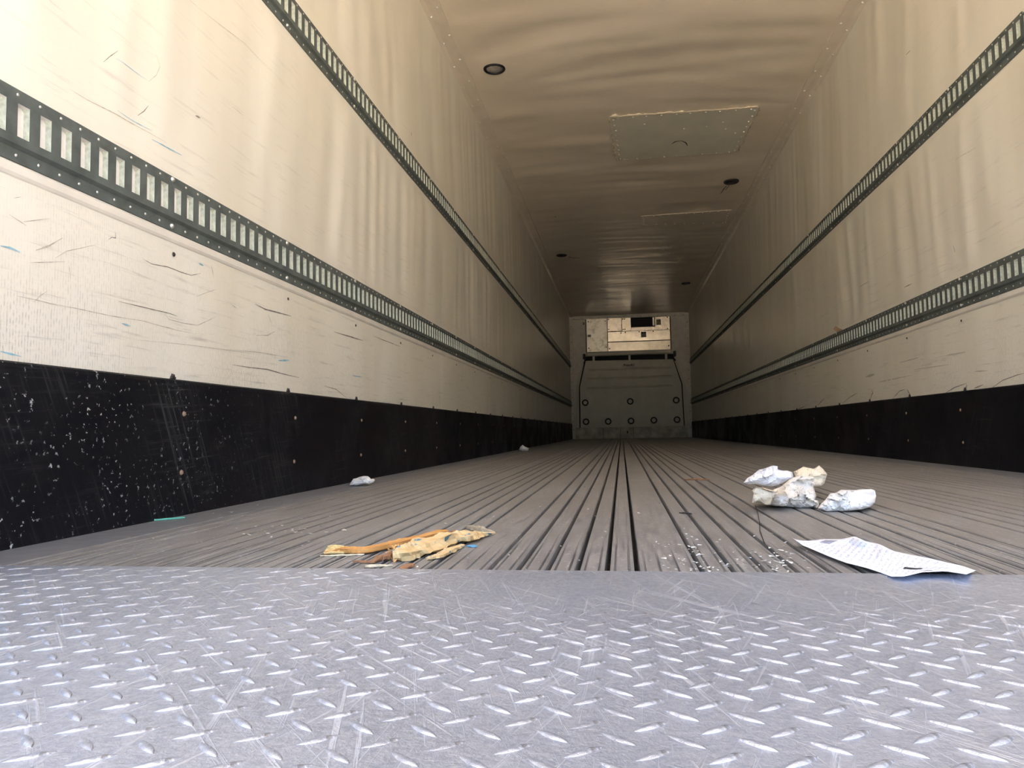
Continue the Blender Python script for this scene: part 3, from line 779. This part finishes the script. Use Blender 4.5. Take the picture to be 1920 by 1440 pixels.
wad('crumpled_paper', zp((28,335),(80,270),(150,230),(240,155),(340,130),(430,95),(505,105),(505,150),(570,165),(640,165),(710,190),(720,260),(600,320),(520,360),(430,385),(300,370),(200,350),(90,355)), (1445,960), .05, 'greyp', 'cool white crumpled sheet on the upper left of the litter heap', 3, .25, .02, 1.0, group=GP)
wad('crumpled_paper', zp((145,440),(200,395),(270,410),(340,440),(420,470),(430,560),(400,640),(330,635),(270,590),(180,600),(155,550),(175,490)), (1430,960), .028, 'cream', 'small yellowed paper wad at the lower left of the litter heap', 4, .3, .0, .9, group=GP)
wad('crumpled_paper', zp((1060,690),(1090,640),(1175,555),(1230,480),(1310,470),(1380,430),(1480,435),(1580,435),(1650,425),(1800,422),(1850,440),(1865,520),(1850,610),(1790,670),(1650,710),(1500,728),(1300,745),(1180,740)), (1570,958), .085, 'paper', 'rounded white paper end with a faint tan stain at the right of the litter heap', 5, .9, .03, .55, group=GP)
zs_ = lambda *p: tr((620, 870), .0625, p)
wad('crumpled_paper', zs_((560,640),(610,540),(680,440),(760,430),(870,385),(1000,358),(1120,365),(1190,420),(1215,480),(1290,440),(1330,480),(1290,550),(1160,605),(1050,600),(900,620),(760,650),(650,640)), (680,911), .05, 'paper', 'small white paper wad lying against the left scuff liner', 6, .6, .02, .7)
wad('crumpled_paper', [(973,843),(976,837),(980,834),(985,838),(992,840),(990,845),(980,846)], (980,846), .05, 'paperst', 'tiny pale paper scrap deep along the left scuff liner', 9, .6, .0, .6)

# printed sheet lying on the floor
def sheet_mat():
    t = NT('printed_paper_sheet', (.88,.88,.90), .65)
    uv = t.co(kind='UV'); q = t.sep(uv)
    lines = t.n('TexWave', wave_type='BANDS', bands_direction='X'); lines.inputs['Scale'].default_value = 9.5; t.l(uv, lines.inputs[0])
    ink = t.math('MULTIPLY', t.ramp(lines.outputs[1], .45, .7), t.ramp(t.noise(t.co((18,3.2,1), kind='UV'), 5, 3, .7), .44, .60))
    marg = t.math('MULTIPLY', t.math('MULTIPLY', t.ramp(q[0], .04, .06), t.ramp(q[0], .90, .87)), t.math('MULTIPLY', t.ramp(q[1], .08, .10), t.ramp(q[1], .95, .93)))
    c = t.mix(t.math('MULTIPLY', t.math('MULTIPLY', ink, marg), .62), (.88,.88,.91), (.28,.29,.48))
    def rect(u0, u1, v0, v1):
        a = t.math('MULTIPLY', t.math('GREATER_THAN', q[0], u0), t.math('LESS_THAN', q[0], u1)); d = t.math('MULTIPLY', t.math('GREATER_THAN', q[1], v0), t.math('LESS_THAN', q[1], v1)); return t.math('MULTIPLY', a, d)
    c = t.mix(rect(.665, .765, .36, .45), c, (.02,.02,.022))
    c = t.mix(t.math('MULTIPLY', rect(.12, .18, .55, .86), .75), c, (.10,.10,.16))
    c = t.mix(rect(.80, .84, .13, .20), c, (.08,.08,.12))
    t.color(c); return t.m
zq = lambda *p: tr((1480, 990), .1875, p)
# edges traced, back edge (left corner -> right end) and front edge
back = zq((110,140),(330,110),(520,110),(655,82),(760,130),(900,160),(1050,230),(1200,262),(1400,300),(1600,350),(1720,375),(1865,425))
front = zq((25,95),(130,170),(260,225),(400,285),(560,345),(760,395),(900,440),(1020,485),(1150,482),(1330,440),(1560,430),(1770,462))
NU, NV = 60, 22
def lerp_list(a, t):
    t *= len(a)-1; i = min(int(t), len(a)-2); f_ = t-i; return (a[i][0]+(a[i+1][0]-a[i][0])*f_, a[i][1]+(a[i+1][1]-a[i][1])*f_)
b = MB(); root = on_floor(1650, 1045)
def hz(u, v):
    z = .004 + .004*(noise.noise((u*5, v*3, 3))+.6)
    z += .014*math.exp(-((u-.03)/.05)**2)*(1-v)*.6                     # curled left corner
    z += .009*sstep(.55, .95, u)*(1-v)**2                              # lifted near right edge
    z += .010*math.exp(-((u-.47-.10*(1-v))/.035)**2)*sstep(.35, .9, v)  # fold ridge
    z += .012*math.exp(-((u-.33)/.06)**2)*sstep(.6, 1, v)
    return z
vu = []
for i in range(NU+1):
    for j in range(NV+1):
        u, v = i/NU, j/NV; f_ = lerp_list(front, u); k_ = lerp_list(back, u)
        p = on_floor(f_[0]+(k_[0]-f_[0])*v, f_[1]+(k_[1]-f_[1])*v, hz(u, v)); b.v.append(tuple(p-root)); vu.append((u, v))
for i in range(NU):
    for j in range(NV): n = i*(NV+1)+j; b.f.append((n, n+NV+1, n+NV+2, n+1))
sh = b.build('paper_sheet', sheet_mat(), None, True); sh.location = root
uvl = sh.data.uv_layers.new(name='UVMap')
for lp in sh.data.loops: uvl.data[lp.index].uv = vu[lp.vertex_index]
tag(sh, 'creased printed paper sheet with a black bar at the edge of the plate', 'paper')
so = sh.modifiers.new('thickness', 'SOLIDIFY'); so.thickness = .0003

# splintered wood
def wood_mat(nm, c1, c2, patch=None, pc=None):
    t = NT(nm, c1, .75); a = t.noise(t.co((2.2,26,1), kind='UV'), 2.5, 6, .75)
    e = t.noise(t.co((2.5,3,1), kind='UV', loc=(3,1,0)), 1.6, 3)
    c = t.mix(t.ramp(t.math('ADD', t.math('MULTIPLY', a, .6), t.math('MULTIPLY', e, .4)), .40, .60), c1, c2)
    c = t.mix(t.math('MULTIPLY', t.ramp(a, .60, .72), .55), c, tuple(q*.35 for q in c1))
    if patch: c = t.mix(t.ramp(t.noise(t.co((9,3,1), kind='UV', loc=(patch, 0, 0)), .8, 4, .65), .58, .61), c, pc)
    t.color(c); t.bump(a, .4, .002); return t.m
M['wood1'] = wood_mat('orange_split_wood', (.55,.20,.045), (.85,.48,.15)); M['wood2'] = wood_mat('painted_splintered_wood', (.70,.42,.16), (.90,.70,.38), 2.2, (.10,.26,.36))
M['wood3'] = wood_mat('pale_wood', (.82,.68,.42), (.88,.78,.58)); M['woody'] = wood_mat('yellow_split_fibre', (.86,.56,.18), (.92,.72,.36)); M['wood4'] = wood_mat('brown_bark_wood', (.28,.13,.06), (.48,.24,.11)); M['wood5'] = wood_mat('grey_wood', (.36,.29,.20), (.56,.45,.28))
def splinter(name, path, hw, hh, mat, label, seed, seg=6, z0=0.0, cat='wood splinter', group='broken wood on the floor', jag=.45, parent=None):
    """irregular bar along a pixel path on the floor; hw half widths, hh heights (metres)"""
    pts = [on_floor(x, y) for x, y in path]; root = pts[0].copy() if parent is None else parent.location.copy()
    sub = []; N = 44
    for i in range(N+1):
        t = i/N*(len(pts)-1); k = min(int(t), len(pts)-2); sub.append((pts[k].lerp(pts[k+1], t-k), hw[k]+(hw[k+1]-hw[k])*(t-k), hh[k]+(hh[k+1]-hh[k])*(t-k)))
    b = MB()
    for i, (p, w, h) in enumerate(sub):
        tt = (sub[min(i+1, N)][0]-sub[max(i-1, 0)][0]).normalized(); nn = Vector((-tt.y, tt.x, 0))
        for k in range(seg):
            a = 2*math.pi*(k+.5)/seg; j = 1 + jag*noise.noise((i*.16+seed*7, k*1.7, seed)) + jag*.6*noise.noise((i*.7+seed, k*2.9, 1))
            q = p + nn*w*math.cos(a)*j; z = z0 + h*(.5+.5*math.sin(a)*j)
            b.v.append(tuple(Vector((q.x, q.y, max(.0005, z)))-root))
    for i in range(N):
        for k in range(seg): k2 = (k+1) % seg; b.f.append((i*seg+k, i*seg+k2, (i+1)*seg+k2, (i+1)*seg+k))
    b.f.append(tuple(reversed(range(seg)))); b.f.append(tuple(N*seg+k for k in range(seg)))
    o = b.build(name, M[mat], parent)
    uvl = o.data.uv_layers.new(name='UVMap')
    for lp in o.data.loops: i, k = divmod(lp.vertex_index, seg); uvl.data[lp.index].uv = (i/N, abs(2*k/seg-1))
    if parent is None: o.location = root; tag(o, label, cat, group)
    return o
zw = lambda *p: tr((580, 960), 380/1920, p)
splinter('wood_splinter', zw((140,408),(300,398),(520,402),(800,345),(1060,285),(1300,215)), (.003,.008,.009,.008,.007,.005), (.006,.012,.012,.013,.014,.010), 'wood1', 'long orange split stick behind the painted wood chunk', 1)
st = bpy.data.objects['wood_splinter']
for q, (y0, y1) in enumerate(((410,406),(407,404),(404,402),(401,400))): splinter('fibre', zw((138+q*12, y0), (240, y0-2), (330, y1)), (.0012,.0022,.001), (.003,.004,.003), 'woody', None, 40+q, z0=.002+.0028*q, parent=st)
splinter('wood_splinter', zw((105,422),(300,420),(520,408)), (.002,.0025,.002), (.002,.003,.002), 'wood3', 'thin whitish sliver under the left end of the long stick', 2)
ch = splinter('wood_chunk', zw((790,468),(900,462),(1010,430),(1180,365),(1330,315),(1480,280),(1600,245),(1750,212)), (.010,.013,.018,.022,.024,.020,.013,.003), (.018,.020,.020,.022,.022,.018,.012,.004), 'wood2', 'splintered wood chunk with blue paint flecks', 3, 10, cat='wood chunk', jag=.75)
rc = random.Random(5); b = MB(); e0 = on_floor(*zw((835, 452))[0])-ch.location
for _ in range(70):
    c_ = e0 + Vector((rc.gauss(0, .008), rc.gauss(0, .012), 0)); c_.z = rc.uniform(.002, .021); n = len(b.v); k_ = rc.uniform(.0015, .004)
    b.v += [tuple(c_ + Vector((rc.uniform(-1, 1), rc.uniform(-1, 1), rc.uniform(-1, 1)))*k_) for _ in range(4)]; b.f += [(n, n+1, n+2), (n, n+1, n+3), (n+1, n+2, n+3), (n, n+2, n+3)]
tag(b.build('crumbled_end', plain('orange_crumbled_wood', (.72,.38,.14), .8, 0, .35, 150), ch), kind='stuff')
splinter('wood_splinter', zw((1115,458),(1230,440),(1340,385),(1460,330)), (.004,.008,.009,.003), (.005,.008,.009,.005), 'wood2', 'short tan sliver right in front of the painted wood chunk', 4)
splinter('wood_splinter', zw((420,478),(600,490),(680,455),(780,455)), (.002,.004,.007,.009), (.003,.005,.008,.010), 'wood4', 'curved reddish bark strip left of the painted wood chunk', 5)
splinter('wood_splinter', zw((530,530),(650,522),(790,512)), (.004,.0045,.002), (.004,.004,.002), 'wood3', 'small pale sliver nearest the plate edge', 6)
splinter('wood_splinter', zw((865,560),(920,535),(980,510)), (.004,.008,.004), (.003,.006,.004), 'wood4', 'small brown chip at the plate edge', 7)
splinter('wood_splinter', zw((1310,215),(1350,210),(1395,185)), (.003,.005,.002), (.004,.006,.003), 'wood4', 'dark bark sliver behind the painted wood chunk', 8)
splinter('wood_splinter', zw((1500,170),(1640,200),(1760,205)), (.003,.006,.001), (.010,.012,.004), 'wood5', 'grey weathered sliver at the far tip of the wood chunk', 9)
M['bluechip'] = plain('blue_paint_chip', (.12,.33,.50), .5, 0, .2, 60); M['teal'] = plain('teal_plastic', (.16,.55,.42), .35, 0, .1, 60)
splinter('paint_chip', zw((1500,325),(1540,330),(1580,335)), (.004,.009,.004), (.002,.003,.002), 'bluechip', 'blue paint chip right of the wood chunk', 10, cat='paint chip', group=None)
splinter('plastic_stick', [(289,977),(317,975),(346,972)], (.0025,.003,.0025), (.004,.005,.004), 'teal', 'thin teal plastic stick beside the left scuff liner', 11, cat='stick', group=None, jag=.05)
splinter('twig', [(1284,901),(1306,900),(1330,901)], (.003,.004,.003), (.005,.006,.004), 'wood4', 'thin brown twig on the floor left of the paper heap', 12, cat='twig', group=None)
splinter('dark_stick', [(1274,963),(1285,964),(1297,965)], (.002,.003,.002), (.003,.004,.003), 'dark', 'short dark stick across a floor groove in the middle', 13, cat='stick', group=None)
b = MB(); root = on_floor(1422, 990); b.tube([on_floor(*q, .0012)-root for q in ((1416,948),(1418,954),(1421,962),(1424,978),(1425,995),(1433,1018))], .0008, 5); o = b.build('strand', M['dark'], None, True); o.location = root; tag(o, 'dark curved strand lying in front of the paper heap', 'strand')
# scrap caught on the right track
c = on_wall(1575, 626, W); b = MB(); b.poly_prism([(0, -.09, 0), (0, .0, .022), (0, .06, .045), (0, .10, .030), (0, .03, .002)], (-.006, 0, 0)); o = b.build('paper_scrap', plain('tan_paper', (.60,.42,.26), .7), None); o.location = (W-.006, c.y, ZL+TH-.001); tag(o, 'tan scrap of paper caught on the lower right track', 'paper')

# crumbs: uncountable grit
b = MB(); rr = random.Random(3)
def crumb(px, py, s_):
    c = on_floor(px, py, .0004)
    t = [Vector((rr.uniform(-1, 1), rr.uniform(-1, 1), rr.uniform(0, .5)))*s_ for _ in range(4)]
    n = len(b.v); b.v += [tuple(c+q) for q in t]; b.f += [(n, n+1, n+2), (n, n+1, n+3), (n+1, n+2, n+3), (n, n+2, n+3)]
for (cx, cy, sx, sy, n_, s_) in ((1295,1040,26,22,45,.0028), (1460,1052,36,16,60,.0030), (1385,1038,40,14,25,.0028), (1270,1020,60,30,14,.0025), (540,995,60,7,40,.0035), (430,1000,120,25,25,.0025), (1180,930,300,60,40,.003), (760,950,200,40,30,.003), (1350,1060,140,10,40,.0022), (400,965,80,6,14,.004), (900,1050,120,20,22,.0022)):
    for _ in range(n_):
        x, y = rr.gauss(cx, sx), rr.gauss(cy, sy)
        if y < 1076 and 0 < x < 1900 and y > 850: crumb(x, y, s_*rr.uniform(.6, 2.0))
tag(b.build('crumbs', plain('pale_crumbs', (.84,.79,.70), .8, 0, .2, 200)), 'pale crumbs and grit scattered over the floor grooves', 'crumbs', kind='stuff')
